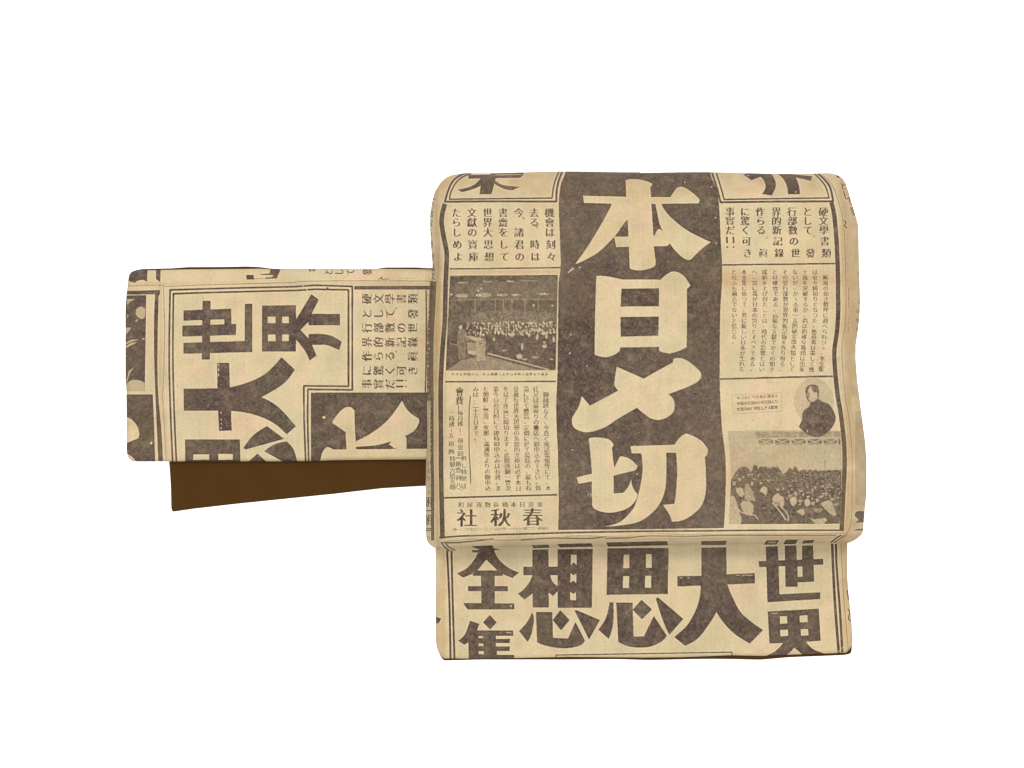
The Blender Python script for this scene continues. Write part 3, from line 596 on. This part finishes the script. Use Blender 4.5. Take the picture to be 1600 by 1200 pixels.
# --- drum, the big puffed square
ys = 269 + (857-269)*ends(820, .5)
xl = interp(ys, [(269, 727), (270.5, 716), (273, 705), (276.5, 697.5), (282, 691), (290, 685), (299, 679.5), (317, 675), (335, 672), (357, 672), (387, 673.5), (402, 675), (420, 676), (436, 673), (455, 672), (500, 669.5), (530, 668), (590, 667), (700, 665.5), (760, 665), (830, 665), (843, 666.5), (849, 669.5), (853, 674), (857, 682)])
xr = interp(ys, [(269, 1296), (271, 1305), (274, 1311), (279, 1317), (285, 1321), (300, 1326), (320, 1332), (340, 1338), (352, 1341), (370, 1341.5), (420, 1342.5), (470, 1344), (495, 1343), (520, 1340), (540, 1337), (560, 1337), (590, 1339), (630, 1344), (660, 1348), (690, 1352), (720, 1354), (770, 1354), (800, 1351), (822, 1349.5), (838, 1348.5), (845, 1345), (850, 1340), (854, 1334), (857, 1326)])
u = ends(950, .5)[None]; px = xl[:, None]+(xr-xl)[:, None]*u; py = np.repeat(ys[:, None], 950, 1)
dl, dr, dt, db = px-xl[:, None], xr[:, None]-px, py-269, 857-py
h = 78*rim(dl, 36)*rim(dr, 36)*rim(dt, 66)*rim(db, 17) 
inner = np.clip(np.minimum(np.minimum(dl, dr), np.minimum(dt, db))/30, 0, 1)
h = h + inner*(6*np.sin(np.pi*np.clip((px-665)/690, 0, 1)) + wob(px, py, 2.4, 70, 130, 5) + wob(px, py, .35, 17, 60, 6))
h += inner*(-2.2*strip(px-690-3*np.sin(py/70), 6) + 2*strip(px-1318-5*np.sin((py-420)/95), 9))       # pressed folds down both sides
h += np.clip(db/8, 0, 1)*(-1.3*strip(py-843-1.5*np.sin(px/45), 2.4)-1.0*strip(py-848-1.2*np.sin(px/60+2), 1.8))*(px > 690)*(px < 1320)
py = py + (-9*(px-680)/650)*np.clip((py-770)/80, 0, 1)**1.5 + np.exp(-(py-269)/14)*(.9*np.sin(px/37)+1.0*(px > 1000)+.8*np.sin(px/90))
sheet('drum', px, py, h, m_print, obi)

# --- tail below the drum
def grid(ys, xl, xr, n, c=.3):
    u = ends(n, c)[None]; px = xl[:, None]+(xr-xl)[:, None]*u; return px, np.repeat(ys[:, None], n, 1)
ys = 826 + (1029-826)*ends(290, .3)
xl = interp(ys, [(826, 681), (1000, 681), (1010, 682), (1018, 684.5), (1024, 688), (1029, 693)])
xr = interp(ys, [(826, 1324), (900, 1324), (930, 1326), (970, 1330), (1000, 1332), (1012, 1332), (1018, 1330), (1024, 1327), (1029, 1322)])
px, py = grid(ys, xl, xr, 870)
dl, dr, db = px-xl[:, None], xr[:, None]-px, 1029-py
h = 7+9*rim(dl, 7)*rim(dr, 7)*rim(db, 6); h += np.clip(np.minimum(np.minimum(dl, dr), db)/14, 0, 1)*(wob(px, py, 1.8, 60, 60, 9)+1.8)
bt = np.interp(px[0], [680, 693, 760, 880, 1000, 1060, 1140, 1190, 1235, 1325, 1332], [1029, 1029, 1029, 1026.5, 1027.5, 1027, 1024, 1025, 1023, 1020, 1019])
py = py + (bt[None]-1029)*np.clip((py-900)/129, 0, 1)
sheet('tail', px, py, h, m_print, obi, low=6.0)
ys = 1006 + (1032-1006)*ends(40, .3)
xl = interp(ys, [(1006, 683), (1018, 685.5), (1024, 687.5), (1029, 690.5), (1032, 694)]); xr = interp(ys, [(1006, 1331), (1018, 1331), (1025, 1330.5), (1029, 1329), (1032, 1326)])
px, py = grid(ys, xl, xr, 330)
bt = np.interp(px[0], [690, 740, 880, 960, 1010, 1100, 1140, 1190, 1235, 1325, 1331], [1032, 1030.6, 1030.6, 1030, 1031.4, 1029.6, 1029.8, 1031, 1027, 1023.6, 1022])
py = py + (smooth1(bt, 9)[None]-1032)*np.clip((py-1006)/26, 0, 1)
h = 3.5+4.5*rim(px-xl[:, None], 4)*rim(xr[:, None]-px, 4)*rim((1032-ys)[:, None]+0*px, 3)
o = sheet('tail_lining', px, py, h, m_lin, obi, printed=False); o['label'] = 'dark brown lining edge showing under the hem'

# --- waist band to the left, with its brown lining
ys = 421 + (721-421)*ends(410, .4)
xl = interp(ys, [(421, 216), (422.5, 210), (425, 205), (429, 201.8), (436, 200.5), (461, 197.5), (484, 196), (592, 196), (609, 197.5), (705, 198), (712, 199), (717, 202), (721, 208)])
px, py = grid(ys, xl, np.full_like(ys, 720), 720, .2)
dl, dt, db = px-xl[:, None], py-421, 721-py
h = 10+9*rim(dl, 8)*rim(dt, 7)*rim(db, 7); h += np.clip(np.minimum(np.minimum(dl, dt), db)/16, 0, 1)*(wob(px, py, 2.2, 80, 60, 12)+2.2-1.0*strip(px-258, 2.5))
tp = np.interp(px[0], [200, 215, 292, 355, 407, 425, 440, 597, 667, 720], [424, 422.7, 420.8, 420.3, 419.8, 421, 421, 420, 420.8, 421])
bt = np.interp(px[0], [200, 440, 500, 520, 590, 665, 720], [721, 720.8, 720.2, 719.2, 718.2, 717.8, 717.6])
py = py + (smooth1(tp, 9)[None]-421)*np.clip(1-(py-421)/20, 0, 1) + (smooth1(bt, 9)[None]-721)*np.clip((py-640)/81, 0, 1)
sheet('waist_band', px, py, h, m_print, obi, low=9.0)
ys = 417 + (470-417)*ends(50, .2)
xl = interp(ys, [(417, 222), (419, 212), (422, 205.5), (427, 201.5), (470, 200)])
px, py = grid(ys, xl, np.full_like(ys, 715), 300, .1)
tp = np.interp(px[0], [200, 215, 271, 292, 355, 385, 404, 425, 440, 470, 590, 600, 650, 672, 715], [421, 420.6, 419, 417.3, 417, 416.2, 417, 419.8, 420.4, 420.4, 420, 417.8, 417.8, 419, 419])
py = py + (smooth1(tp, 7)[None]-417)*np.clip(1-(py-417)/30, 0, 1)
h = 7.2+3*rim((ys-417)[:, None]+0*px, 3)*rim(px-xl[:, None], 4)
o = sheet('band_lining', px, py, h, m_lin, obi, printed=False, low=5.5); o['label'] = 'dark brown lining edge showing above the band'
ys = np.linspace(690, 800, 110); n = 420
xs = np.linspace(0, 1, n)
xlf = interp(ys, [(690, 263), (722, 264.5), (766, 267), (795, 267.5), (800, 269)])
px = xlf[:, None]+(720-xlf)[:, None]*xs[None]
bt = np.interp(px[-1], [264, 268, 271, 280, 302, 372, 440, 519, 597, 664, 720], [795, 798.5, 799.5, 798.3, 795, 787, 780, 772, 763, 759, 757])
v = (ys-690)[:, None]/110; py = 690 + (bt[None]-690)*v
dE = np.minimum(px-px[:, :1], bt[None]-py)
h = 2.0+3.5*rim(dE, 4)+np.clip(dE/12, 0, 1)*(wob(px, py, 1.2, 60, 30, 15)+1.2)
sheet('lining_flap', px, py, h, m_lin, obi, printed=False)['label'] = 'dark brown flap with a slanting hem hanging out below the band'

# --- backdrop
bm = bpy.data.meshes.new('backdrop'); bm.from_pydata([(-6, -6, 0), (6, -6, 0), (6, 6, 0), (-6, 6, 0)], [], [(0, 1, 2, 3)]); bm.materials.append(m_bg)
bd = bpy.data.objects.new('backdrop', bm); sc.collection.objects.link(bd); bd['kind'] = 'structure'; bd.location.z = -0.0005
